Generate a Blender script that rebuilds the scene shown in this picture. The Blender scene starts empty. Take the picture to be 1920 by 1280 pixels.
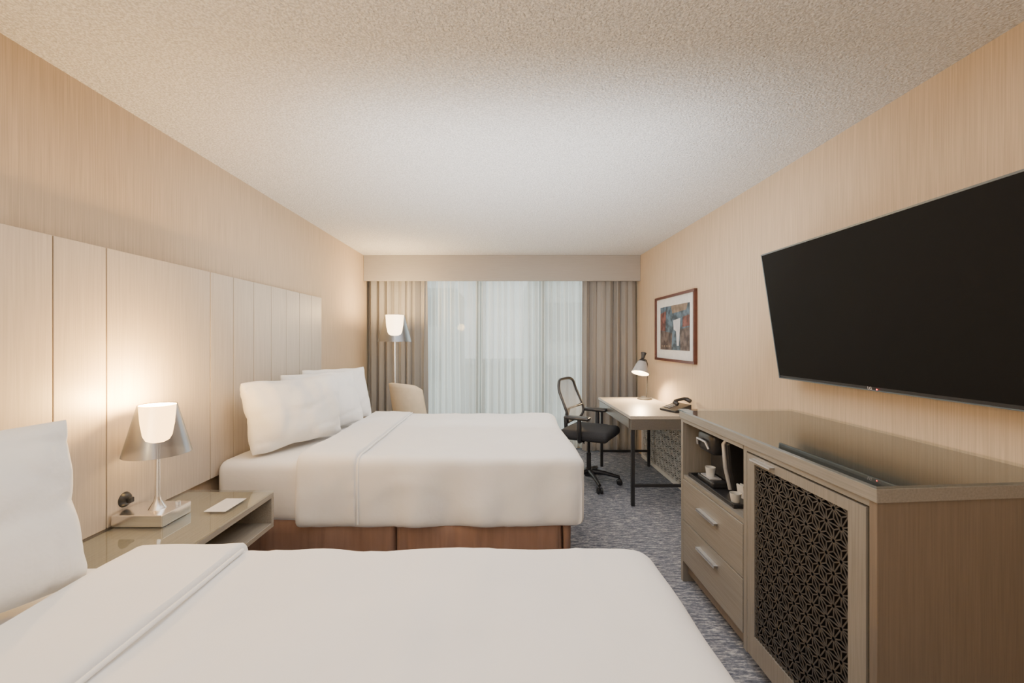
import bpy, math, random
from mathutils import Vector, Matrix, noise
random.seed(4)
S = bpy.context.scene
COL = S.collection
PI = math.pi
R = math.radians

# ------------------------------------------------------------------ materials
def newmat(name):
    m = bpy.data.materials.new(name); m.use_nodes = True
    nt = m.node_tree
    return m, nt, nt.nodes['Principled BSDF'], nt.nodes['Material Output']

def noise_tex(nt, scale, mapping=(1,1,1), detail=3.0, rough=0.5):
    tc = nt.nodes.new('ShaderNodeTexCoord'); mp = nt.nodes.new('ShaderNodeMapping')
    mp.inputs['Scale'].default_value = mapping
    nt.links.new(tc.outputs['Object'], mp.inputs['Vector'])
    n = nt.nodes.new('ShaderNodeTexNoise'); n.inputs['Scale'].default_value = scale
    n.inputs['Detail'].default_value = detail; n.inputs['Roughness'].default_value = rough
    nt.links.new(mp.outputs['Vector'], n.inputs['Vector'])
    return n

def ramp(nt, src, stops):
    r = nt.nodes.new('ShaderNodeValToRGB')
    el = r.color_ramp.elements
    el[0].position = stops[0][0]; el[0].color = (*stops[0][1], 1)
    el[1].position = stops[-1][0]; el[1].color = (*stops[-1][1], 1)
    for p, c in stops[1:-1]:
        e = el.new(p); e.color = (*c, 1)
    nt.links.new(src, r.inputs['Fac'])
    return r

def mat(name, c, rough=0.6, metal=0.0, spec=0.5, var=0.06, scale=20, mapping=(1,1,1), bump=0.0, bscale=None, emit=None, sheen=0, dist=0.002, ndetail=3.0, contrast=1.0):
    m, nt, b, o = newmat(name)
    n = noise_tex(nt, scale, mapping, ndetail)
    lo = tuple(max(0, x*(1-var)) for x in c); hi = tuple(min(1, x*(1+var)) for x in c)
    k = 0.2/contrast
    r = ramp(nt, n.outputs['Fac'], [(0.5-k, lo), (0.5+k, hi)])
    nt.links.new(r.outputs['Color'], b.inputs['Base Color'])
    b.inputs['Roughness'].default_value = rough; b.inputs['Metallic'].default_value = metal
    b.inputs['Specular IOR Level'].default_value = spec
    if sheen: b.inputs['Sheen Weight'].default_value = sheen
    if bump:
        n2 = n if bscale is None else noise_tex(nt, bscale, (1,1,1), 4)
        bp = nt.nodes.new('ShaderNodeBump'); bp.inputs['Strength'].default_value = bump
        bp.inputs['Distance'].default_value = dist
        nt.links.new(n2.outputs['Fac'], bp.inputs['Height']); nt.links.new(bp.outputs['Normal'], b.inputs['Normal'])
    if emit:
        b.inputs['Emission Color'].default_value = (*emit[0], 1); b.inputs['Emission Strength'].default_value = emit[1]
    return m

def glassy(name, tint, gloss=(1,1,1), base=0.04, rough=0.02, ior=1.5):
    m, nt, b, o = newmat(name); nt.nodes.remove(b)
    t = nt.nodes.new('ShaderNodeBsdfTransparent'); t.inputs['Color'].default_value = (*tint, 1)
    g = nt.nodes.new('ShaderNodeBsdfGlossy'); g.inputs['Color'].default_value = (*gloss, 1); g.inputs['Roughness'].default_value = rough
    f = nt.nodes.new('ShaderNodeFresnel'); f.inputs['IOR'].default_value = ior
    ad = nt.nodes.new('ShaderNodeMath'); ad.operation = 'ADD'; ad.use_clamp = True
    ad.inputs[1].default_value = base; nt.links.new(f.outputs[0], ad.inputs[0])
    # a surface met from inside the sheet does not reflect again
    ge = nt.nodes.new('ShaderNodeNewGeometry'); iv = nt.nodes.new('ShaderNodeMath'); iv.operation='SUBTRACT'; iv.inputs[0].default_value=1
    nt.links.new(ge.outputs['Backfacing'], iv.inputs[1])
    ml = nt.nodes.new('ShaderNodeMath'); ml.operation='MULTIPLY'
    nt.links.new(ad.outputs[0], ml.inputs[0]); nt.links.new(iv.outputs[0], ml.inputs[1])
    mx = nt.nodes.new('ShaderNodeMixShader')
    nt.links.new(ml.outputs[0], mx.inputs[0]); nt.links.new(t.outputs[0], mx.inputs[1]); nt.links.new(g.outputs[0], mx.inputs[2])
    nt.links.new(mx.outputs[0], o.inputs['Surface'])
    return m

def veil(name, col, transp, trans_share=0.6, tcol=(1,1,1), var=0.05, t_edge=None):
    m, nt, b, o = newmat(name); nt.nodes.remove(b)
    n = noise_tex(nt, 6, (8, 8, .4)); rp = ramp(nt, n.outputs['Fac'], [(.3, tuple(x*(1-var) for x in col)), (.7, col)])
    d = nt.nodes.new('ShaderNodeBsdfDiffuse'); t = nt.nodes.new('ShaderNodeBsdfTranslucent')
    nt.links.new(rp.outputs[0], d.inputs[0]); nt.links.new(rp.outputs[0], t.inputs[0])
    tr = nt.nodes.new('ShaderNodeBsdfTransparent'); tr.inputs[0].default_value = (*tcol, 1)
    m1 = nt.nodes.new('ShaderNodeMixShader'); m1.inputs[0].default_value = trans_share
    nt.links.new(d.outputs[0], m1.inputs[1]); nt.links.new(t.outputs[0], m1.inputs[2])
    m2 = nt.nodes.new('ShaderNodeMixShader'); m2.inputs[0].default_value = transp
    if t_edge is not None:   # woven cloth closes up when met at a slant
        lw = nt.nodes.new('ShaderNodeLayerWeight'); lw.inputs[0].default_value=.5
        mr = nt.nodes.new('ShaderNodeMapRange'); mr.inputs['From Min'].default_value=.0; mr.inputs['From Max'].default_value=.7
        mr.inputs['To Min'].default_value=transp; mr.inputs['To Max'].default_value=t_edge
        nt.links.new(lw.outputs['Facing'], mr.inputs['Value']); nt.links.new(mr.outputs[0], m2.inputs[0])
    nt.links.new(m1.outputs[0], m2.inputs[1]); nt.links.new(tr.outputs[0], m2.inputs[2])
    nt.links.new(m2.outputs[0], o.inputs['Surface'])
    return m

def emissive(name, c, s):
    m, nt, b, o = newmat(name)
    n = noise_tex(nt, 3)
    b.inputs['Base Color'].default_value = (.9,.85,.75,1)
    rp = ramp(nt, n.outputs['Fac'], [(.3, tuple(x*.93 for x in c)), (.7, c)])
    nt.links.new(rp.outputs[0], b.inputs['Emission Color'])
    b.inputs['Emission Strength'].default_value = s
    return m

M = {}
M['wall'] = mat('wallpaper_beige', (.55,.43,.30), .85, var=.13, scale=3, mapping=(60,60,1.2), bump=.25, dist=.001, ndetail=4)
M['ceil'] = mat('popcorn_ceiling', (.785,.785,.785), .95, var=.17, scale=130, bump=1.0, bscale=110, dist=.016, contrast=1.8)
M['white_trim'] = mat('painted_trim', (.72,.70,.66), .5, var=.03)
M['wood_v'] = mat('ash_veneer_vertical', (.49,.43,.36), .45, var=.11, scale=4, mapping=(45,45,1.0), bump=.1, dist=.0006, ndetail=5)
M['wood_h'] = mat('ash_veneer_horizontal', (.215,.202,.178), .45, var=.14, scale=4, mapping=(40,1.2,45), bump=.1, dist=.0006, ndetail=5)
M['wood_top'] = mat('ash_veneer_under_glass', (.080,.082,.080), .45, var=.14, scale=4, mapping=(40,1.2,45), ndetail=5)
M['wood_dv'] = mat('ash_veneer_cabinet_vertical', (.215,.20,.175), .45, var=.14, scale=4, mapping=(45,45,1.2), bump=.1, dist=.0006, ndetail=5)
M['wood_side'] = mat('brown_veneer_side', (.165,.132,.100), .5, var=.12, scale=4, mapping=(45,45,1.2), ndetail=5)
M['wood_night'] = mat('nightstand_veneer', (.31,.275,.225), .4, var=.14, scale=4, mapping=(40,1.2,45), ndetail=5)
M['wood_desk'] = mat('desk_veneer', (.36,.32,.27), .4, var=.14, scale=4, mapping=(40,1.2,45), ndetail=5)
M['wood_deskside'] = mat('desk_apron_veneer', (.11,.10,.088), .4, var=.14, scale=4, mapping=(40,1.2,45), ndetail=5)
M['dark_in'] = mat('dark_interior', (.008,.007,.006), .9, spec=.1)
M['groove'] = mat('groove_backing', (.05,.035,.025), .9)
M['linen'] = mat('white_linen', (.81,.805,.80), .85, var=.015, scale=5, bump=.35, bscale=6, dist=.018, sheen=.15)
M['pillow'] = mat('white_pillowcase', (.83,.825,.81), .85, var=.015, scale=5, bump=.6, bscale=8, dist=.02, sheen=.15)
M['skirt'] = mat('brown_bed_skirt', (.28,.17,.125), .85, var=.1, scale=40, mapping=(1,1,.1))
M['mattress'] = mat('mattress_ticking', (.75,.74,.72), .9)
M['black_metal'] = mat('black_powder_metal', (.022,.022,.024), .45, var=.1)
M['black_plastic'] = mat('black_plastic', (.02,.02,.022), .35, var=.1)
M['black_fabric'] = mat('black_fabric', (.025,.025,.028), .9, var=.3, scale=200)
M['nickel'] = mat('brushed_nickel', (.90,.88,.86), .22, metal=1.0, var=.05, scale=4, mapping=(2,2,80))
M['chrome'] = mat('polished_handle', (.75,.77,.80), .3, metal=.85)
M['glass_top'] = glassy('glass_top', (.95,.97,.96), gloss=(.80,.84,.86), base=.13, rough=.01)
M['pane'] = glassy('window_glass', (.96,.98,.97), base=0.02)
M['smoke'] = glassy('smoked_shade', (.54,.50,.46), gloss=(.50,.56,.64), base=.42, rough=.30)
M['diffuser'] = emissive('lamp_diffuser', (1.0,.62,.24), 26.0)
M['diffuser2'] = emissive('floor_lamp_diffuser', (1.0,.76,.45), 26.0)
M['bulb'] = emissive('warm_bulb', (1.0,.72,.38), 30.0)
M['shade_in'] = mat('shade_inner_white', (.85,.8,.7), .5, emit=((1,.75,.42), 6))
M['tv'] = mat('tv_screen', (.008,.0077,.0073), .6, spec=.08, var=.02)
M['tv_frame'] = mat('tv_bezel', (.03,.03,.032), .3, metal=.3)
M['tv_edge'] = mat('tv_silver_edge', (.13,.155,.175), .3, metal=.6)
M['logo'] = mat('logo_print', (.60,.55,.55), .4)
M['led'] = emissive('standby_led', (1,.03,.02), 8)
M['drape'] = mat('taupe_drape', (.275,.26,.24), .85, var=.08, scale=5, mapping=(50,50,.6), sheen=.25)
M['valance'] = mat('taupe_valance', (.34,.315,.285), .8, var=.05, scale=6, mapping=(1,1,60))
M['sheer'] = veil('sheer_voile', (.86,.89,.87), .52, .55, t_edge=.02)
M['meshback'] = veil('chair_mesh', (.34,.34,.35), .34, .15)
M['frame_wood'] = mat('mahogany_frame', (.09,.028,.018), .35, var=.2)
M['paper'] = mat('paper_card', (.64,.635,.62), .7)
M['cream'] = mat('cream_upholstery', (.64,.53,.37), .6, var=.05)
M['grey_up'] = mat('grey_upholstery', (.33,.31,.28), .8)
M['cup'] = mat('white_cup', (.52,.52,.50), .5)
M['silver_plastic'] = mat('silver_plastic', (.50,.50,.51), .35, metal=.4)
M['lattice_d'] = mat('bronze_lattice', (.066,.060,.054), .55, var=.1, spec=.3)
M['lattice_l'] = mat('grey_lattice', (.55,.54,.52), .6)
M['lattice_bg'] = mat('lattice_backing', (.05,.05,.05), .8)
M['facade'] = mat('facade', (.46,.49,.48), .9, var=.08, scale=.6)
M['facade_dark'] = mat('facade_glazing', (.08,.10,.11), .3)
M['mullion'] = mat('window_mullion', (.03,.045,.045), .5)
M['outside'] = mat('outside_ground', (.25,.27,.25), .9)

def carpet():
    m, nt, b, o = newmat('streaked_carpet')
    n1 = noise_tex(nt, 5, (2.6, 15, 1), 5, .7)
    n2 = noise_tex(nt, 60, (1, 2.2, 1), 3, .7)
    mx = nt.nodes.new('ShaderNodeMath'); mx.operation = 'MULTIPLY_ADD'; mx.inputs[1].default_value = .34
    ad = nt.nodes.new('ShaderNodeMath'); ad.operation = 'MULTIPLY'; ad.inputs[1].default_value = .66
    nt.links.new(n1.outputs['Fac'], ad.inputs[0])
    nt.links.new(n2.outputs['Fac'], mx.inputs[0]); nt.links.new(ad.outputs[0], mx.inputs[2])
    r = ramp(nt, mx.outputs[0], [(.37, (.07,.078,.105)), (.47, (.15,.162,.20)), (.53, (.245,.255,.285)), (.62, (.58,.57,.56))])
    nt.links.new(r.outputs[0], b.inputs['Base Color']); b.inputs['Roughness'].default_value = .97
    b.inputs['Specular IOR Level'].default_value = .1
    bp = nt.nodes.new('ShaderNodeBump'); bp.inputs['Strength'].default_value = .5; bp.inputs['Distance'].default_value = .005
    nt.links.new(n2.outputs['Fac'], bp.inputs['Height']); nt.links.new(bp.outputs[0], b.inputs['Normal'])
    return m
M['carpet'] = carpet()

# ------------------------------------------------------------------ mesh builder
class MB:
    def __init__(s): s.v = []; s.f = []
    def add(s, vs, fs):
        o = len(s.v); s.v += [tuple(v) for v in vs]; s.f += [tuple(i+o for i in f) for f in fs]; return s
    def box(s, x0,x1,y0,y1,z0,z1):
        return s.add([(x0,y0,z0),(x1,y0,z0),(x1,y1,z0),(x0,y1,z0),(x0,y0,z1),(x1,y0,z1),(x1,y1,z1),(x0,y1,z1)],
                     [(3,2,1,0),(4,5,6,7),(0,1,5,4),(1,2,6,5),(2,3,7,6),(3,0,4,7)])
    def prism_z(s, pts, z0, z1):
        n = len(pts)
        return s.add([(x,y,z0) for x,y in pts]+[(x,y,z1) for x,y in pts],
                     [tuple(range(n-1,-1,-1)), tuple(range(n,2*n))]+[(i,(i+1)%n,(i+1)%n+n,i+n) for i in range(n)])
    def prism_y(s, pts, y0, y1):   # pts (x,z)
        n = len(pts)
        return s.add([(x,y0,z) for x,z in pts]+[(x,y1,z) for x,z in pts],
                     [tuple(range(n)), tuple(range(2*n-1,n-1,-1))]+[((i+1)%n,i,i+n,(i+1)%n+n) for i in range(n)])
    def lathe(s, prof, c=(0,0,0), n=40, M4=None, caps=False):
        vs = []; fs = []
        for r,z in prof:
            for k in range(n):
                a = 2*PI*k/n; p = Vector((r*math.cos(a), r*math.sin(a), z))
                if M4: p = M4 @ p
                vs.append(p+Vector(c))
        for i in range(len(prof)-1):
            for k in range(n):
                fs.append((i*n+k, i*n+(k+1)%n, (i+1)*n+(k+1)%n, (i+1)*n+k))
        if caps:
            fs.append(tuple(range(n-1,-1,-1))); o=(len(prof)-1)*n; fs.append(tuple(range(o,o+n)))
        return s.add(vs, fs)
    def cyl(s, c, r, z0, z1, n=32, r1=None):
        return s.lathe([(r,z0),(r if r1 is None else r1,z1)], c, n, caps=True)
    def tube(s, path, r, n=12, closed=False):
        P = [Vector(p) for p in path]; m = len(P); vs = []; fs = []
        rr = r if isinstance(r,(list,tuple)) else [r]*m
        up = None
        for i in range(m):
            if closed: t = (P[(i+1)%m]-P[i-1]).normalized()
            else: t = (P[min(i+1,m-1)]-P[max(i-1,0)]).normalized()
            if up is None:
                up = Vector((0,0,1)) if abs(t.z)<.9 else Vector((1,0,0))
            a = t.cross(up).normalized(); b = a.cross(t).normalized(); up = b
            for k in range(n):
                an = 2*PI*k/n
                vs.append(P[i]+(a*math.cos(an)+b*math.sin(an))*rr[i])
        for i in range(m if closed else m-1):
            for k in range(n):
                j = (i+1)%m
                fs.append((i*n+k, i*n+(k+1)%n, j*n+(k+1)%n, j*n+k))
        if not closed:
            fs.append(tuple(range(n-1,-1,-1))); fs.append(tuple(range((m-1)*n,m*n)))
        return s.add(vs, fs)
    def build(s, name, m, parent=None, smooth=False, bevel=0, world=False, solid=0, sub=0, seg=2):
        me = bpy.data.meshes.new(name); me.from_pydata(s.v, [], s.f); me.update()
        if world and parent is not None:
            off = Vector(parent.location)
            p = parent
            while p.parent: p = p.parent; off += Vector(p.location)
            me.transform(Matrix.Translation(-off))
        me.materials.append(M[m] if isinstance(m,str) else m)
        if smooth:
            me.polygons.foreach_set('use_smooth', [True]*len(me.polygons))
        o = bpy.data.objects.new(name, me); COL.objects.link(o)
        if parent: o.parent = parent
        if smooth and not sub:
            md = o.modifiers.new('es','EDGE_SPLIT'); md.split_angle = R(40)
        if solid:
            md = o.modifiers.new('solid','SOLIDIFY'); md.thickness = solid; md.offset = 0
        if bevel:
            md = o.modifiers.new('bev','BEVEL'); md.width = bevel; md.segments = seg; md.limit_method = 'ANGLE'
        if sub:
            md = o.modifiers.new('sub','SUBSURF'); md.levels = sub; md.render_levels = sub
        return o

def tag(o, label, cat, group=None, kind=None):
    o['label'] = label; o['category'] = cat
    if group: o['group'] = group
    if kind: o['kind'] = kind
    return o
def thing(name, label, cat, loc, rz=0, group=None):
    o = bpy.data.objects.new(name, None); COL.objects.link(o)
    o.location = loc; o.rotation_euler = (0,0,rz); o.empty_display_size = .1
    return tag(o, label, cat, group)
def struct(o): o['kind'] = 'structure'; return o

def soft(x0,x1,y0,y1,z0,z1,r,step=.04,amp=0.0,freq=3.0,ripple=0.0,seed=0,crease=0.0):
    mb = MB(); idx = {}
    lo = (x0,y0,z0); hi = (x1,y1,z1)
    rad = [min(q,(hi[i]-lo[i])/2) for i,q in enumerate(r if isinstance(r,tuple) else (r,r,r))]
    def axis(i):
        a,b = lo[i],hi[i]; rr = rad[i]
        pts = [a, a+rr*.15, a+rr*.35, a+rr*.6]
        k = max(1,int((b-a-2*rr)/step))
        pts += [a+rr+(b-a-2*rr)*j/k for j in range(k+1)]
        pts += [b-rr*.6, b-rr*.35, b-rr*.15, b]
        out = []
        for p in pts:
            if not out or p-out[-1] > 1e-5: out.append(p)
        return out
    A = [axis(i) for i in range(3)]
    def vert(p):
        k = tuple(round(c,5) for c in p)
        if k in idx: return idx[k]
        q = Vector([min(max(p[i], lo[i]+rad[i]), hi[i]-rad[i]) for i in range(3)])
        d = Vector([(p[i]-q[i])/rad[i] for i in range(3)]); n = d.normalized() if d.length>1e-9 else Vector((0,0,1))
        w = q+Vector([n[i]*rad[i] for i in range(3)])
        if amp:
            w += n*amp*(noise.noise(w*freq+Vector((seed,0,0)))+.5*noise.noise(w*freq*2.3))
        if crease:   # soft long wrinkles
            for q_ in (0,1,2):
                cc = noise.noise(Vector((w.x*(1.6+q_)+seed+9*q_, w.y*(2.4-.6*q_), w.z*2)))
                w += n*crease*max(0,1-abs(cc)*9)
        if ripple:
            t = (z1-w.z)/(z1-z0); hn = Vector((n.x,n.y,0))
            s_ = w.x if abs(n.y)>abs(n.x) else w.y
            w += hn*ripple*t*noise.noise(Vector((s_*5+seed,0,seed)))
        idx[k] = len(mb.v); mb.v.append(tuple(w)); return idx[k]
    for ax in range(3):
        u,v = [(1,2),(0,2),(0,1)][ax]
        for side in (0,1):
            c = (lo,hi)[side][ax]
            for i in range(len(A[u])-1):
                for j in range(len(A[v])-1):
                    q = []
                    for a,b in ((A[u][i],A[v][j]),(A[u][i+1],A[v][j]),(A[u][i+1],A[v][j+1]),(A[u][i],A[v][j+1])):
                        p = [0,0,0]; p[ax]=c; p[u]=a; p[v]=b; q.append(vert(p))
                    flip = (side==0) ^ (ax==1)
                    mb.f.append(tuple(q[::-1] if flip else q))
    return mb

# ------------------------------------------------------------------ room shell
H = 2.44; XL=-1.70; XR=1.704; YB=5.42; YF=-2.6
struct(MB().box(XL-.1,XR+.1,YF-.1,YB+.1,-.1,0).build('floor','carpet'))
struct(MB().box(XL-.1,XR+.1,YF-.1,YB+.1,H,H+.1).build('ceiling','ceil'))
struct(MB().box(XL-.1,XL,YF-.1,YB+.1,0,H).build('wall_left','wall'))
struct(MB().box(XR,XR+.1,YF-.1,YB+.1,0,H).build('wall_right','wall'))
struct(MB().box(XL,XR,YF-.1,YF,0,H).build('wall_front','wall'))
wx0,wx1,wz0,wz1 = -1.18,1.25,.12,2.3
struct(MB().box(XL,wx0,YB,YB+.1,0,H).box(wx1,XR,YB,YB+.1,0,H).box(wx0,wx1,YB,YB+.1,0,wz0).box(wx0,wx1,YB,YB+.1,wz1,H).build('wall_back','wall'))
struct(MB().box(XL,XL+.012,YF,YB,0,.09).build('baseboard_left','white_trim',bevel=.003))
struct(MB().box(XR-.012,XR,YF,3.0,0,.09).build('baseboard_right','white_trim',bevel=.003))
win = struct(thing('window_1','w','window',(0,YB,0)))
del win['label']; del win['category']
mb = MB()
for x in (wx0+.03,-.29,.53,wx1-.03): mb.box(x-.045,x+.045,YB+.02,YB+.08,wz0,wz1)
mb.box(wx0,wx1,YB+.02,YB+.08,wz0,wz0+.06).box(wx0,wx1,YB+.02,YB+.08,wz1-.06,wz1)
mb.build('window_frame','mullion',win,world=True)
MB().box(wx0+.02,wx1-.02,YB+.045,YB+.05,wz0+.02,wz1-.02).build('window_pane','pane',win,world=True)

# outside building
b = thing('building','pale apartment building across the street, seen through the sheer curtain','building',(1.5,13,-6))
MB().box(-9,-1.6,14.5,18,-6,3.2).box(.9,10,13,18,-6,3.4).box(-1.6,.9,15.5,18,-6,.6).build('wall','facade',b,world=True)
for zz in (-3,-.6,1.35):
    for xx in (1.3,3.3,5.2): MB().box(xx,xx+1.6,12.96,13,zz,zz+1.2).build('window','facade_dark',b,world=True)
for zz in (-2.2,.0,1.9):
    for xx in (-7,-5,-3.2): MB().box(xx,xx+1.1,14.46,14.5,zz,zz+1.0).build('window','facade_dark',b,world=True)
for zz in (-.9,.95): MB().box(.7,10,12.3,13,zz,zz+.14).build('balcony_slab','facade',b,world=True)
g = MB().box(-30,30,5.8,60,-6.3,-6.02).build('street','outside'); struct(g)

# ------------------------------------------------------------------ curtains
def curtain(name,x0,x1,y,z0,z1,amp,per,m,seed):
    mb = MB(); n = int((x1-x0)/per*14); nz = 10
    for j in range(nz+1):
        t = j/nz; z = z1+(z0-z1)*t
        for i in range(n+1):
            u = i/n; x = x0+(x1-x0)*u
            ph = 2*PI*(x-x0)/per + 3.2*noise.noise(Vector((x*4+seed,0,t*.35)))
            a = amp*(.75+1.0*noise.noise(Vector((x*6,seed,t*.6))))*(.8+.3*t)
            mb.v.append((x+.35*amp*math.sin(ph*2+seed), y+a*math.sin(ph)+a*.3*math.sin(2.3*ph+seed), z))
    for j in range(nz):
        for i in range(n):
            a = j*(n+1)+i; mb.f.append((a,a+1,a+n+2,a+n+1))
    o = mb.build(name,m,smooth=True); o.modifiers.clear(); return o
tag(curtain('curtain',-1.675,-.93,5.215,.02,2.38,.043,.092,'drape',1),'taupe pleated drape behind the floor lamp, left of the window','curtain','heavy drapes')
tag(curtain('curtain',1.0,1.68,5.215,.02,2.38,.043,.092,'drape',7),'taupe pleated drape behind the desk, right of the window','curtain','heavy drapes')
tag(curtain('sheer_curtain',-1.25,1.3,5.335,.03,2.36,.036,.095,'sheer',3),'white translucent sheer curtain across the window','sheer curtain')
tag(MB().box(XL+.002,XR-.002,5.13,5.155,2.123,H-.001).build('curtain_valance','valance',bevel=.003),'taupe fabric covered valance box above the curtains','valance')

# ------------------------------------------------------------------ headboard
hb = thing('headboard','long pale wood panelled headboard along the left wall behind both beds','headboard',(-1.69,2,0.6))
ys = [3.838,3.63,3.42,3.21,3.00,2.79,2.58,2.374,1.751,1.542,1.333,1.12,.91,.70,.49,.28,.07,-.14,-.35]
MB().box(-1.699,-1.674,-.35,3.838,.61,1.78).build('backing','groove',hb,world=True)
for a,c in zip(ys[1:],ys[:-1]):
    MB().box(-1.675,-1.655,a+.0025,c-.0025,.61,1.785).build('panel','wood_v',hb,world=True,bevel=.001,seg=1)

# ------------------------------------------------------------------ beds
def bed(y0,y1,label,seed):
    t = thing('bed',label,'bed',(-.6,(y0+y1)/2,0),group='hotel beds')
    ym = (y0+y1)/2
    MB().box(-1.63,.34,y0+.09,y1-.09,.06,.35).build('box_spring','mattress',t,world=True)
    mb = MB(); path = []
    def seg(p,q,n):
        for i in range(n): path.append(Vector(p).lerp(Vector(q),i/n))
    seg((-1.64,y0+.055),(-.62,y0+.055),60); path.append(Vector((-.615,y0+.085))); path.append(Vector((-.60,y0+.055)))
    seg((-.59,y0+.055),(.345,y0+.055),60); path.append(Vector((.35,y0+.09))); path.append(Vector((.36,y0+.055)))
    seg((.40,y0+.06),(.40,y1-.055),70)
    seg((.40,y1-.055),(-1.64,y1-.055),60)
    n = len(path)
    for z,fl in ((.37,.2),(.28,.6),(.15,.9),(.015,1.2)):
        for i,p in enumerate(path):
            w = fl*(.035*noise.noise(Vector((p.x*6+seed,p.y*6,z*.5)))+.024*noise.noise(Vector((p.x*17+seed,p.y*17,z*.5))))
            d = Vector((p.x+.6,p.y-ym)).normalized()
            mb.v.append((p.x+d.x*w, p.y+d.y*(w+.008*fl), z))
    for j in range(3):
        for i in range(n-1): mb.f.append((j*n+i,j*n+i+1,(j+1)*n+i+1,(j+1)*n+i))
    mb.build('bed_skirt','skirt',t,world=True,smooth=True,solid=.004)
    soft(-1.645,.395,y0+.035,y1-.035,.34,.70,(.05,.06,.06),.05,.008,3,.02,seed).build('mattress','linen',t,world=True,smooth=True)
    soft(-1.13,.472,y0,y1,.325,.735,(.085,.050,.055),.025,.014,2.2,.06,seed+3,.0035).build('duvet','linen',t,world=True,smooth=True)
    soft(-1.16,-.82,y0-.012,y1+.012,.330,.751,(.014,.060,.064),.02,.010,2.6,.05,seed+3,.004).build('folded_sheet','linen',t,world=True,smooth=True)
    # thin sewn hem just past the fold
    mb = MB(); pts=[]
    for i in range(41):
        y = y0+.05+(y1-y0-.10)*i/40; pts.append((-.812+.004*noise.noise(Vector((y*4,seed,0))),y,.741+.003*noise.noise(Vector((y*5,0,seed)))))
    pts = [(-.814,y0-.004,.36),(-.814,y0-.004,.55),(-.813,y0-.002,.69),(-.812,y0+.015,.728)]+pts
    mb.tube(pts,.006,10).build('hem','linen',t,world=True,smooth=True)
    return t
bed(2.365,3.83,'made bed with white duvet and brown skirt, nearer the window beside the desk chair',11)
bed(-.13,1.36,'white made bed in the foreground in front of the nightstand',29)

def pillow_mesh(w,h,th,seed):
    mb = MB(); n = 36
    for side in (1,-1):
        for i in range(n+1):
            for j in range(n+1):
                u = math.sin((i/n*2-1)*PI/2); v = math.sin((j/n*2-1)*PI/2)
                T = th/2*max(0,(1-abs(u)**2.4))**.50*max(0,(1-abs(v)**2.4))**.50
                cr = 1-.035*abs(u*v)**5
                sx = cr*(1-.06*(1-v*v)*abs(u)**3 - .03*noise.noise(Vector((v*2.2,u,seed)))); sz = cr*(1-.07*(1-u*u)*abs(v)**3- .05*noise.noise(Vector((u*2.2,v,seed+4))))
                P = Vector((side*T, u*w/2*sx, v*h/2*sz))
                k = min(1,T*20)
                P.x += side*k*(.022*noise.noise(Vector((P.y*5+seed,P.z*5,side)))+.014*noise.noise(Vector((P.y*13+seed,P.z*5,side))))
                for q_ in (0,1):
                    cc = noise.noise(Vector((P.y*(3+3*q_)+seed, P.z*(6-3*q_), seed+q_*5)))
                    P.x -= side*k*.012*max(0,1-abs(cc)*8)
                P.x += .03*noise.noise(Vector((P.y*3,P.z*3,seed)))
                mb.v.append(tuple(P))
    m = (n+1)**2
    for s_ in (0,1):
        for i in range(n):
            for j in range(n):
                a = s_*m+i*(n+1)+j; q = (a,a+n+1,a+n+2,a+1)
                mb.f.append(q if s_==0 else q[::-1])
    return mb
def pillow(p0,p1,h,th,zb,lean,label,seed,group='pillows on the bed nearer the window'):
    a = Vector(p0); c = Vector(p1); d = c-a; w = d.length
    o = pillow_mesh(w,h,th,seed).build('pillow','pillow',smooth=True)
    o.modifiers.clear()
    import bmesh
    bm = bmesh.new(); bm.from_mesh(o.data); bmesh.ops.remove_doubles(bm,verts=bm.verts,dist=.0008); bm.to_mesh(o.data); bm.free()
    o.location = ((a.x+c.x)/2,(a.y+c.y)/2,zb+h/2*math.cos(lean)+.0)
    o.rotation_euler = (0,-lean,-math.atan2(d.x,d.y))
    return tag(o,label,'pillow',group)
pillow((-1.51,2.46),(-1.21,3.09),.45,.27,.715,R(14),'front white pillow, nearest the table lamp, on the bed by the window',2)
pillow((-1.53,2.93),(-1.19,3.49),.45,.15,.72,R(15),'middle white pillow of the three leaning on the headboard',5)
pillow((-1.55,3.28),(-1.19,3.74),.46,.15,.72,R(14),'white pillow farthest back, nearest the cream armchair',8)
pillow((-1.46,.53),(-1.225,1.215),.47,.30,.715,R(13),'white pillow on the foreground bed at the left edge',12,group=None)

# ------------------------------------------------------------------ nightstand
ns = thing('nightstand','pale wood nightstand with glass top and open shelf between the beds','nightstand',(-1.43,1.8,0))
x0,x1,y0,y1 = -1.653,-1.2,1.43,2.2
MB().box(x0,x1,y0,y1,.575,.600).build('top','wood_night',ns,world=True,bevel=.002)
MB().box(x0,x1,y0,y1,.42,.445).build('bottom_board','wood_night',ns,world=True,bevel=.002)
MB().box(x0,x1,y1-.022,y1,.445,.575).build('side_panel','wood_night',ns,world=True)
MB().box(x0,x1,y0,y0+.022,.445,.575).build('side_panel','wood_night',ns,world=True)
MB().box(x0,x0+.02,y0+.022,y1-.022,.445,.575).build('back_panel','wood_night',ns,world=True)
MB().box(x0,-1.32,y0+.06,y1-.06,.0,.42).build('plinth','wood_side',ns,world=True)
MB().box(x0,x1+.003,y0,y1+.003,.601,.610).build('glass_top','glass_top',ns,world=True,bevel=.001)
c = MB().box(-1.37,-1.27,1.92,2.08,.6105,.6125).build('card','paper',bevel=.0004,seg=1)
tag(c,'small white paper card lying on the glass nightstand top','card')

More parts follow.
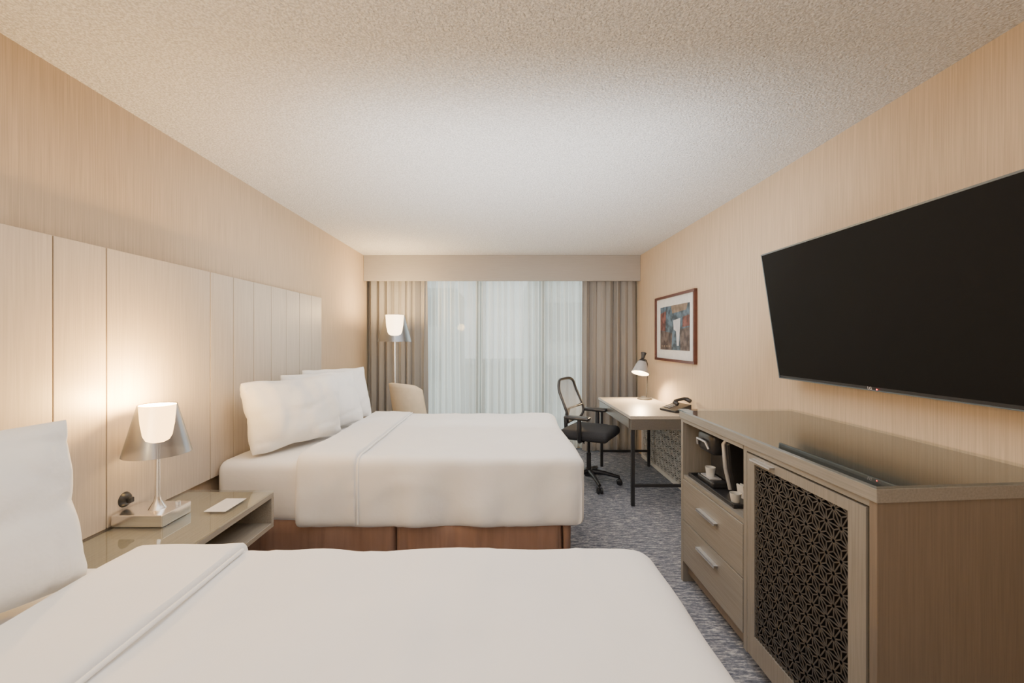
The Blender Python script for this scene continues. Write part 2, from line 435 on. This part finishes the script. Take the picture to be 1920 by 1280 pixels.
# ------------------------------------------------------------------ lamps
def lamp_head(t, z0, z1, rb, rt, dm):
    h = z1-z0
    MB().lathe([(rb,z0),(rt,z1)],n=64).build('shade','smoke',t,smooth=True)
    mb = MB().lathe([(.002,z0+h*.22),(rt*.38,z0+h*.23),(rt*.60,z0+h*.27),(rt*.74,z0+h*.36),(rt*.86,z0+h*.60),(rt*.95,z1-.004)],n=48)
    mb.build('diffuser',dm,t,smooth=True)
    MB().cyl((0,0,0),rt*.16,z0+h*.10,z0+h*.225,24).build('socket','nickel',t,smooth=True)
tl = thing('table_lamp','lit table lamp with smoked cone shade on nickel block base, on the nightstand','lamp',(-1.515,1.84,.6105))
MB().box(-.132,.085,-.080,.085,0,.05).build('base','nickel',tl,bevel=.003)
MB().lathe([(.034,.05),(.030,.058),(.014,.085),(.010,.11),(.010,.32)],n=32).build('stem','nickel',tl,smooth=True)
MB().cyl((.055,.045,0),.010,.05,.063,20).build('knob','chrome',tl,smooth=True)
lamp_head(tl,.292,.508,.124,.070,'diffuser')
fl = thing('floor_lamp','lit floor lamp with smoked cone shade in front of the left drape','lamp',(-1.217,4.75,0))
MB().cyl((0,0,0),.15,0,.02,48).build('base','nickel',fl,smooth=True,bevel=.004)
MB().cyl((0,0,0),.011,.02,1.42,20).build('pole','nickel',fl,smooth=True)
lamp_head(fl,1.38,1.685,.186,.108,'diffuser2')

def light(kind,name,loc,energy,color,size=.05,sy=None,target=None,spot=None,blend=.5):
    l = bpy.data.lights.new(name,kind); l.energy = energy; l.color = color
    if kind=='AREA':
        l.size = size
        if sy: l.shape='RECTANGLE'; l.size_y = sy
    else: l.shadow_soft_size = size
    if kind=='SPOT': l.spot_size = spot; l.spot_blend = blend
    o = bpy.data.objects.new(name,l); COL.objects.link(o); o.location = loc
    if target: o.rotation_euler = (Vector(target)-Vector(loc)).to_track_quat('-Z','Y').to_euler()
    return o
light('POINT','table_lamp_light',(-1.505,1.84,1.14),54,(1,.58,.18),.03)
light('POINT','floor_lamp_light',(-1.217,4.75,1.70),34,(1,.66,.30),.03)
light('POINT','entry_lamp_light',(-1.15,-.9,1.75),42,(1,.62,.20),.10)

so = thing('wall_socket','black round power outlet with plug on the headboard behind the table lamp','socket',(-1.655,1.835,.700))
MB().lathe([(.001,.020),(.018,.018),(.029,.008),(.033,0)],M4=Matrix.Rotation(R(90),4,'Y')).build('plate','black_plastic',so,smooth=True)
MB().box(.018,.034,-.012,.012,-.014,.010).build('plug','black_plastic',so,bevel=.004)

# ------------------------------------------------------------------ dresser
dr = thing('dresser','grey wood dresser with glass top, coffee niche, two drawers and lattice door under the television','dresser',(1.36,1.8,0))
FX=1.05
MB().prism_z([(1.042,1.162),(1.695,1.217),(1.695,2.457),(1.042,2.457)],.945,.984).build('top','wood_h',dr,world=True,bevel=.002)
MB().prism_z([(1.046,1.166),(1.693,1.221),(1.693,2.453),(1.046,2.453)],.9842,.9848).build('top_inlay','wood_top',dr,world=True)
MB().prism_z([(1.038,1.158),(1.697,1.213),(1.697,2.460),(1.038,2.460)],.9855,.994).build('glass_top','glass_top',dr,world=True)
MB().prism_z([(FX,1.17),(1.69,1.225),(1.69,1.25),(FX,1.195)],.0,.945).build('end_panel','wood_side',dr,world=True,bevel=.001)
MB().box(FX,1.69,2.425,2.45,0,.945).build('side_panel','wood_dv',dr,world=True,bevel=.001)
MB().box(FX+.002,1.68,1.795,1.82,.06,.945).build('divider','wood_dv',dr,world=True)
MB().box(FX+.004,1.68,1.82,2.425,.60,.62).build('niche_floor','wood_h',dr,world=True)
MB().box(FX,FX+.02,1.82,2.425,.925,.945).box(FX,FX+.02,1.195,1.795,.925,.945).build('top_rail','wood_h',dr,world=True)
MB().box(1.665,1.685,1.2,2.45,.06,.945).build('back_panel','dark_in',dr,world=True)
MB().box(FX+.03,1.66,1.25,2.42,.05,.115).build('plinth','wood_side',dr,world=True)
for z0,z1,hz in ((.362,.597,.505),(.122,.357,.30)):
    d = MB().box(FX-.001,FX+.02,1.822,2.422,z0,z1).build('drawer','wood_h',dr,world=True,bevel=.002)
    MB().box(FX+.02,1.60,1.84,2.40,z0+.02,z1-.04).build('drawer_box','wood_side',d,world=True)
    MB().box(FX-.024,FX-.001,2.03,2.22,hz,hz+.003).box(FX-.024,FX-.021,2.03,2.22,hz-.010,hz+.003).build('handle','chrome',d,world=True,bevel=.001)
dd = MB()
dy0,dy1,dz0,dz1 = 1.205,1.788,.07,.918; gy0,gy1,gz0,gz1 = 1.268,1.738,.165,.882
dd.box(FX-.001,FX+.02,dy0,gy0,dz0,dz1).box(FX-.001,FX+.02,gy1,dy1,dz0,dz1).box(FX-.001,FX+.02,gy0,gy1,dz0,gz0).box(FX-.001,FX+.02,gy0,gy1,gz1,dz1)
door = dd.build('door','wood_dv',dr,world=True)
MB().box(FX+.018,FX+.021,gy0,gy1,gz0,gz1).build('backing','dark_in',door,world=True)
MB().box(FX-.022,FX-.001,1.61,1.74,.905,.908).box(FX-.022,FX-.019,1.61,1.74,.899,.908).build('handle','chrome',door,world=True,bevel=.001)

def clip(p,q,r):
    (x0,y0),(x1,y1) = p,q; dx=x1-x0; dy=y1-y0; t0,t1=0,1
    for pp,qq in ((-dx,x0-r[0]),(dx,r[1]-x0),(-dy,y0-r[2]),(dy,r[3]-y0)):
        if abs(pp)<1e-12:
            if qq<0: return None
        else:
            t=qq/pp
            if pp<0: t0=max(t0,t)
            else: t1=min(t1,t)
    if t0>=t1: return None
    return (x0+t0*dx,y0+t0*dy),(x0+t1*dx,y0+t1*dy)
def lattice(X,y0,y1,z0,z1,s,w):
    mb = MB(); h = s*math.sqrt(3)/2
    nr = int((z1-z0)/h)+2; nc = int((y1-y0)/s)+3
    segs = []
    P = lambda i,j:(y0+(i+.5*(j%2))*s-s, z0+j*h-h*.5)
    for j in range(nr):
        for i in range(nc):
            a = P(i,j); b_ = P(i+1,j)
            c = (a[0]+s/2,a[1]+h)
            d = (a[0]+s*1.5,a[1]+h)
            segs += [(a,b_),(a,c),(b_,c)]
            g1 = (a[0]+s/2,a[1]+h/3); g2 = (b_[0],a[1]+2*h/3)
            segs += [(a,g1),(b_,g1),(c,g1),(b_,g2),(c,g2),(d,g2)]
    for p,q in segs:
        k = clip(p,q,(y0,y1,z0,z1))
        if not k: continue
        (a0,b0),(a1,b1) = k; L = math.hypot(a1-a0,b1-b0)
        if L<.002: continue
        nx,ny = -(b1-b0)/L*w/2,(a1-a0)/L*w/2
        mb.add([(X,a0+nx,b0+ny),(X,a0-nx,b0-ny),(X,a1-nx,b1-ny),(X,a1+nx,b1+ny)],[(0,1,2,3)])
    return mb
lattice(FX+.004,gy0,gy1,gz0,gz1,.060,.0044).build('lattice','lattice_d',door,world=True,solid=.002)

# things in the niche
tr = MB().box(1.07,1.38,1.93,2.40,.6205,.628).box(1.07,1.38,1.93,1.94,.628,.640).box(1.07,1.38,2.39,2.40,.628,.640).box(1.07,1.08,1.94,2.39,.628,.640).box(1.37,1.38,1.94,2.39,.628,.640).build('tray','black_plastic',bevel=.002)
tag(tr,'black tray under the coffee maker in the dresser niche','tray')
cm = thing('coffee_maker','black and silver single cup coffee maker in the dresser niche','coffee maker',(1.21,2.25,.6285))
MB().box(-.12,.10,-.085,.085,0,.035).build('base','black_plastic',cm,bevel=.01)
MB().box(-.05,.10,-.08,.08,.035,.20).build('body','black_plastic',cm,bevel=.012)
soft(-.125,.11,-.085,.085,.165,.285,.035,.03).build('head','black_plastic',cm,smooth=True)
MB().prism_y([(-.04,.0),(.10,.0),(.09,.14),(.06,.23),(.02,.265),(-.045,.27),(-.075,.25),(-.065,.12)],-.145,-.090).build('water_tank','black_plastic',cm,bevel=.012)
MB().tube([(-.045,-.118,.01),(-.070,-.118,.12),(-.080,-.118,.24),(-.055,-.118,.275),(.02,-.118,.27)],.010,12).build('tank_trim','silver_plastic',cm,smooth=True)
MB().tube([(-.128,-.06,.20),(-.14,-.05,.235),(-.14,.04,.235),(-.128,.06,.20)],.006).build('handle','silver_plastic',cm,smooth=True)
MB().box(-.115,-.055,-.05,.05,.035,.04).build('drip_tray','silver_plastic',cm)
def cup(x,y,z,label,r=.032,h=.055):
    o = MB().lathe([(.001,.002),(r*.7,.002),(r*.72,0),(r*.74,0),(r,h),(r*.95,h),(r*.68,.005),(.001,.005)],n=28).build('cup','cup',smooth=True)
    o.location=(x,y,z); return tag(o,label,'cup','white cups in the coffee niche')
cup(1.122,2.25,.669,'white cup under the spout of the coffee maker',.026,.048)
cup(1.115,1.995,.6285,'white cup at the front of the tray beside the sachets',.026,.042)
for k in range(4):
    o = MB().box(-.003,.003,-.022,.022,0,.065).build('sachet',['paper','paper','cup','cream'][k],bevel=.001)
    o.location=(1.17+.014*k,2.04,.629); o.rotation_euler=(0,R(-8+4*k),R(10))
    tag(o,'small upright white sachet in the tray beside the coffee maker','sachet','sachets on the tray')

# ------------------------------------------------------------------ television
tv = thing('television','large black wall mounted television tilted down above the dresser','television',(1.60,1.78,1.18))
def tvp(u,d):
    ax = Vector((1.494-1.600,1.889-1.182)); L=ax.length; n=Vector((ax.y,-ax.x))/L
    p = Vector((1.600,1.182))+ax*u+n*d; return (p.x,p.y)
ty0,ty1=1.15,2.412
MB().prism_y([tvp(0,.002),tvp(1,.002),tvp(1,.03),tvp(.6,.05),tvp(.1,.05),tvp(0,.03)],ty0,ty1).build('body','tv_frame',tv,world=True)
MB().prism_y([tvp(.022,0),tvp(.990,0),tvp(.990,.003),tvp(.022,.003)],ty0+.01,ty1-.008).build('screen','tv',tv,world=True)
mb = MB().prism_y([tvp(.991,-.001),tvp(1.001,-.001),tvp(1.001,.012),tvp(.991,.012)],ty0,ty1)
mb.prism_y([tvp(0,-.001),tvp(1.001,-.001),tvp(1.001,.012),tvp(0,.012)],ty1-.006,ty1+.001)
mb.prism_y([tvp(-.003,-.001),tvp(.004,-.001),tvp(.004,.012),tvp(-.003,.012)],ty0,ty1)
mb.build('edge_trim','tv_edge',tv,world=True)
MB().box(1.60,1.703,1.6,1.9,1.40,1.62).build('wall_mount','black_metal',tv,world=True)
yl = 1.60*784/699
MB().prism_y([tvp(.006,-.002),tvp(.012,-.002),tvp(.012,.0),tvp(.006,0)],yl-.014,yl-.010).build('standby_light','led',tv,world=True)
cu = bpy.data.curves.new('logo','FONT'); cu.body='LG'; cu.size=.018; cu.extrude=.0006; cu.align_x='CENTER'
to = bpy.data.objects.new('tmp',cu); COL.objects.link(to)
bpy.context.view_layer.update()
me = bpy.data.meshes.new_from_object(to.evaluated_get(bpy.context.evaluated_depsgraph_get()))
COL.objects.unlink(to); bpy.data.objects.remove(to)
lo = bpy.data.objects.new('logo',me); COL.objects.link(lo); me.materials.clear(); me.materials.append(M['logo'])
lo.parent=tv; p = tvp(.004,-.0025)
lo.location=(p[0]-1.60,yl+.02-1.78,p[1]-1.18); lo.rotation_euler=(R(90+8.5),0,R(-90))

# ------------------------------------------------------------------ desk
dk = thing('desk','wooden writing desk on black metal legs against the right wall','desk',(1.36,4.08,0))
X0,X1,Y0,Y1 = 1.075,1.655,3.50,4.66
MB().box(X0,X1,Y0,Y1,.735,.762).build('desktop','wood_desk',dk,world=True,bevel=.002)
MB().box(X0+.01,X1-.005,Y0+.004,Y1-.008,.645,.735).build('apron','wood_deskside',dk,world=True)
d = MB().box(X0+.002,X0+.010,Y0+.05,Y1-.05,.652,.730).build('drawer','wood_deskside',dk,world=True,bevel=.001)
for x in (X0+.03,X1-.03):
    for y in (Y0+.03,Y1-.03):
        MB().box(x-.014,x+.014,y-.014,y+.014,0,.645).build('leg','black_metal',dk,world=True,bevel=.002)
for y in (Y0+.03,Y1-.03):
    MB().box(X0+.044,X1-.044,y-.011,y+.011,.16,.182).build('stretcher','black_metal',dk,world=True)

lp = thing('lattice_panel','grey lattice panel in white frame on the wall below the desk','panel',(1.69,4,0))
MB().box(1.668,1.702,3.05,5.0,0,.035).box(1.668,1.702,3.05,3.09,.035,.73).box(1.668,1.702,4.965,5.0,.035,.73).box(1.668,1.702,3.09,4.965,.70,.73).build('frame','white_trim',lp,world=True)
MB().box(1.69,1.70,3.09,4.965,.035,.70).build('backing','lattice_bg',lp,world=True)
lattice(1.682,3.09,4.965,.035,.70,.095,.010).build('lattice','lattice_l',lp,world=True,solid=.005)

# desk lamp
dl = thing('desk_lamp','small black desk lamp with lit cone shade on the desk','lamp',(1.535,4.5,.762))
MB().lathe([(.001,0),(.075,0),(.075,.010),(.06,.018),(.012,.024),(.001,.024)],n=40).build('base','black_metal',dl,smooth=True)
MB().tube([(.02,0,.02),(.028,0,.15),(.034,0,.30),(.032,0,.38),(.018,0,.42),(-.005,-.005,.43)],.0045).build('stem','black_metal',dl,smooth=True)
tip=Vector((-.008,.0,.50)); op=Vector((-.068,-.065,.285)); ax=(op-tip).normalized()
q = ax.to_track_quat('-Z','Y').to_matrix().to_4x4(); L=(op-tip).length
m4 = Matrix.Translation(tip)@q
MB().lathe([(.001,0),(.030,-.002),(.022,-.03),(.018,-.06),(.016,-.065),(.032,-.085),(.044,-.105)],M4=m4).build('shade_cap','black_metal',dl,smooth=True)
MB().lathe([(.044,-.105),(.060,-.14),(.090,-L)],M4=m4).build('shade','silver_plastic',dl,smooth=True)
MB().lathe([(.012,-.085),(.030,-.090),(.057,-.142),(.087,-L)],M4=m4).build('shade_lining','shade_in',dl,smooth=True)
MB().lathe([(.001,-.225),(.018,-.218),(.027,-.195),(.024,-.16),(.012,-.13)],M4=m4,n=24).build('bulb','bulb',dl,smooth=True)
pl = Vector(dl.location)+tip+ax*(L+.01)
light('SPOT','desk_lamp_light',pl,60,(1,.70,.38),.02,target=pl+Vector((-.15,-.45,-1)),spot=R(155),blend=.7)

# phone
ph = thing('telephone','black corded desk telephone on the desk behind the dresser','telephone',(1.56,3.76,.762),R(20))
MB().prism_y([(-.09,0),(.09,0),(.09,.065),(-.09,.02)],-.1,.1).build('body','black_plastic',ph,bevel=.005)
MB().tube([(-.05,-.085,.075),(-.06,-.055,.088),(-.045,-.04,.095),(0,-.04,.105),(.06,-.04,.112),(.085,-.055,.105),(.09,-.085,.092)],[.018,.02,.014,.013,.014,.02,.018]).build('handset','black_plastic',ph,smooth=True)
k = MB()
for i in range(4):
    for j in range(3):
        x=-.05+i*.03; z=.02+(x+.09)*.25; k.box(x-.009,x+.009,.01+j*.025,.028+j*.025,z,z+.005)
k.build('keypad','silver_plastic',ph)

# picture
pf = thing('framed_picture','framed abstract print with white mat on the right wall above the desk','picture',(1.70,4.1,1.52))
py0,py1,pz0,pz1=3.64,4.58,1.185,1.85
fw=.025
MB().box(1.672,1.703,py0,py1,pz0,pz0+fw).box(1.672,1.703,py0,py1,pz1-fw,pz1).box(1.672,1.703,py0,py0+fw,pz0+fw,pz1-fw).box(1.672,1.703,py1-fw,py1,pz0+fw,pz1-fw).build('frame','frame_wood',pf,world=True,bevel=.002)
MB().box(1.690,1.700,py0+fw,py1-fw,pz0+fw,pz1-fw).build('mat','paper',pf,world=True)
ay0,ay1,az0,az1 = py0+.12,py1-.13,pz0+.115,pz1-.11
M['a_blue']=mat('print_blue',(.065,.10,.135),.6,var=.5,scale=14,contrast=2); M['a_red']=mat('print_red',(.13,.05,.042),.6,var=.5,scale=14,contrast=2)
M['a_tan']=mat('print_tan',(.20,.15,.11),.6,var=.4,scale=14); M['a_brown']=mat('print_brown',(.085,.065,.06),.6,var=.5,scale=14,contrast=2); M['a_white']=mat('print_white',(.50,.51,.54),.6,var=.1,scale=20)
art = MB().box(1.688,1.6895,ay0,ay1,az0,az1).build('print','a_blue',pf,world=True)
def ap(pts,mm,k):
    x=1.6875-.0005*k; n=len(pts)
    MB().add([(x,ay1-(ay1-ay0)*a,az0+(az1-az0)*b_) for a,b_ in pts],[tuple(range(n))]).build('print_shape',mm,art,world=True)
ap([(0,0),(.42,0),(.45,.38),(0,.45)],'a_brown',0)
ap([(0,.45),(.2,.43),(.22,.9),(0,.85)],'a_red',0)
ap([(.45,.82),(.9,.86),(.95,1),(.4,1)],'a_tan',0)
ap([(.72,0),(1,0),(1,.5),(.7,.45)],'a_brown',0)
ap([(.78,.5),(1,.52),(1,.75),(.8,.72)],'a_red',1)
ap([(.48,.66),(.72,.70),(.71,.50),(.67,.10),(.61,.10),(.58,.42),(.50,.46)],'a_white',2)
for q_ in range(4): ap([(.05+.09*q_,.06),(.10+.09*q_,.06),(.10+.09*q_,.10),(.05+.09*q_,.10)],'a_tan',3)

# ------------------------------------------------------------------ task chair
tc = thing('office_chair','black mesh back swivel office chair with armrests at the desk','office chair',(.85,4.09,0),R(-30))
mb = MB()
casters=[]
for k in range(5):
    a = 2*PI*k/5+R(20); e = Vector((math.cos(a),math.sin(a),0))
    mb.tube([e*.03+Vector((0,0,.12)),e*.16+Vector((0,0,.105)),e*.29+Vector((0,0,.075))],[.026,.02,.015],10)
    casters.append((e*.29,a))
mb.cyl((0,0,0),.04,.075,.14,24)
mb.build('base','black_plastic',tc,smooth=True)
for e,a in casters:
    m4 = Matrix.Rotation(a,4,'Z')@Matrix.Rotation(R(90),4,'X')
    cb = MB()
    for s_ in (-1,1):
        cb.lathe([(.001,s_*.008),(.026,s_*.008),(.028,s_*.012),(.028,s_*.022),(.022,s_*.026),(.001,s_*.026)],(e.x,e.y,.0285),20,m4)
    cb.cyl((e.x,e.y,0),.006,.03,.075,10)
    cb.build('caster','black_plastic',tc,smooth=True)
MB().cyl((0,0,0),.022,.14,.30,20).cyl((0,0,0),.014,.30,.43,20).build('gas_lift','black_metal',tc,smooth=True)
MB().box(-.10,.09,-.07,.07,.425,.465).tube([(0,-.07,.44),(0,-.17,.435),(.02,-.20,.435)],.007).build('tilt_mechanism','black_metal',tc,bevel=.006)
soft(-.22,.25,-.25,.25,.455,.55,.045,.04,.004,5).build('seat','black_fabric',tc,smooth=True)
def bk(u,v):
    x = -.135-.085*v-.040*(1-u*u)+.02*math.sin(v*6)
    w = .235*(1-.08*v)
    return Vector((x, u*w, .60+.41*v))
loop=[]
def se(t):
    c=math.cos(t); s_=math.sin(t); p=.42
    return (math.copysign(abs(c)**p,c), (math.copysign(abs(s_)**p,s_)+1)/2)
for i in range(48):
    u,v = se(2*PI*i/48); loop.append(bk(u,v))
MB().tube(loop,.014,10,closed=True).build('back_frame','black_plastic',tc,smooth=True)
mb=MB(); n=16
for j in range(n+1):
    for i in range(n+1):
        vv=j/n; s_=2*vv-1; lim=max(.0,(1-abs(s_)**(2/.42)))**(.21)
        mb.v.append(tuple(bk((i/n*2-1)*lim,vv)))
for j in range(n):
    for i in range(n):
        a=j*(n+1)+i; mb.f.append((a,a+1,a+n+2,a+n+1))
mb.build('mesh_back','meshback',tc,smooth=True)
MB().tube([bk(-.95,.33),bk(-.5,.30)-Vector((.012,0,0)),bk(0,.29)-Vector((.016,0,0)),bk(.5,.30)-Vector((.012,0,0)),bk(.95,.33)],.012,10).build('lumbar_support','black_plastic',tc,smooth=True)
MB().tube([(-.05,0,.445),(-.16,0,.45),(-.235,0,.50),(-.24,0,.60),bk(0,.29)-Vector((.03,0,0))],.020,10).build('back_support','black_plastic',tc,smooth=True)
for s_ in (-1,1):
    y=s_*.275
    arm = MB().tube([(-.02,s_*.08,.452),(-.01,s_*.24,.455),(0,y,.50),(.0,y,.60),(0,y,.665)],[.016,.020,.022,.022,.018],10).build('armrest','black_plastic',tc,smooth=True)
    soft(-.14,.10,y-.045,y+.045,.662,.695,.015,.03).build('arm_pad','black_plastic',arm,smooth=True)

# ------------------------------------------------------------------ armchair
ac = thing('armchair','cream shell armchair between the far bed and the left drape','armchair',(-.88,4.42,0),R(54))
mb=MB(); n=36; m=14
for j in range(m+1):
    v=j/m
    for i in range(n+1):
        a=PI+R(-80+160*i/n); off=abs(i/n*2-1)
        top=.965-.03*off**2-.20*max(0,off-.7)**1.5
        z=.40+(top-.40)*v
        r=.235
        mb.v.append((r*math.cos(a)*.75-.20*(z-.40)-.02, r*math.sin(a)*(1-.08*v), z))
for j in range(m):
    for i in range(n):
        a=j*(n+1)+i; mb.f.append((a,a+1,a+n+2,a+n+1))
mb.build('shell','cream',ac,smooth=True,solid=.022)
soft(-.20,.26,-.22,.22,.36,.46,.045,.05).build('seat','grey_up',ac,smooth=True)
for sx in (-1,1):
    for sy in (-1,1):
        MB().tube([(sx*.13,sy*.13,.37),(sx*.21,sy*.20,.0)],[.016,.010],10).build('leg','frame_wood',ac,smooth=True)

# ------------------------------------------------------------------ lighting
w = bpy.data.worlds.new('World'); S.world=w; w.use_nodes=True
nt=w.node_tree; bg=nt.nodes['Background']; 
sky=nt.nodes.new('ShaderNodeTexSky'); sky.sky_type='HOSEK_WILKIE'; sky.turbidity=8; sky.sun_direction=(-.3,-.6,.7)
mixn=nt.nodes.new('ShaderNodeMix'); mixn.data_type='RGBA'; mixn.inputs[0].default_value=.9
nt.links.new(sky.outputs[0],mixn.inputs[6]); mixn.inputs[7].default_value=(.93,.96,.95,1)
nt.links.new(mixn.outputs[2],bg.inputs[0]); bg.inputs[1].default_value=1.0
light('AREA','window_daylight',(0.03,5.75,1.3),56,(.95,1,.98),2.6,2.3,target=(0.03,0,1.1))
light('AREA','room_fill',(-.5,-1.6,1.9),22,(1,.98,.97),2.2,1.0,target=(0.3,3,1.3))
light('AREA','ceiling_fill',(0,2.0,2.40),46,(1,.985,.97),2.0,4.7,target=(0,2.0,0))
light('AREA','bounce_fill',(0.1,2.4,1.5),36,(.97,.98,1),1.8,1.6,target=(0.1,4.2,3.3))

# ------------------------------------------------------------------ camera
cd=bpy.data.cameras.new('camera'); cd.sensor_width=36; cd.lens=784/1920*36
cd.shift_x=(960-941)/1920; cd.shift_y=-3/1920; cd.clip_start=.05
co=bpy.data.objects.new('camera',cd); COL.objects.link(co); co.location=(0,0,1.40); co.rotation_euler=(R(90),0,0)
S.camera=co
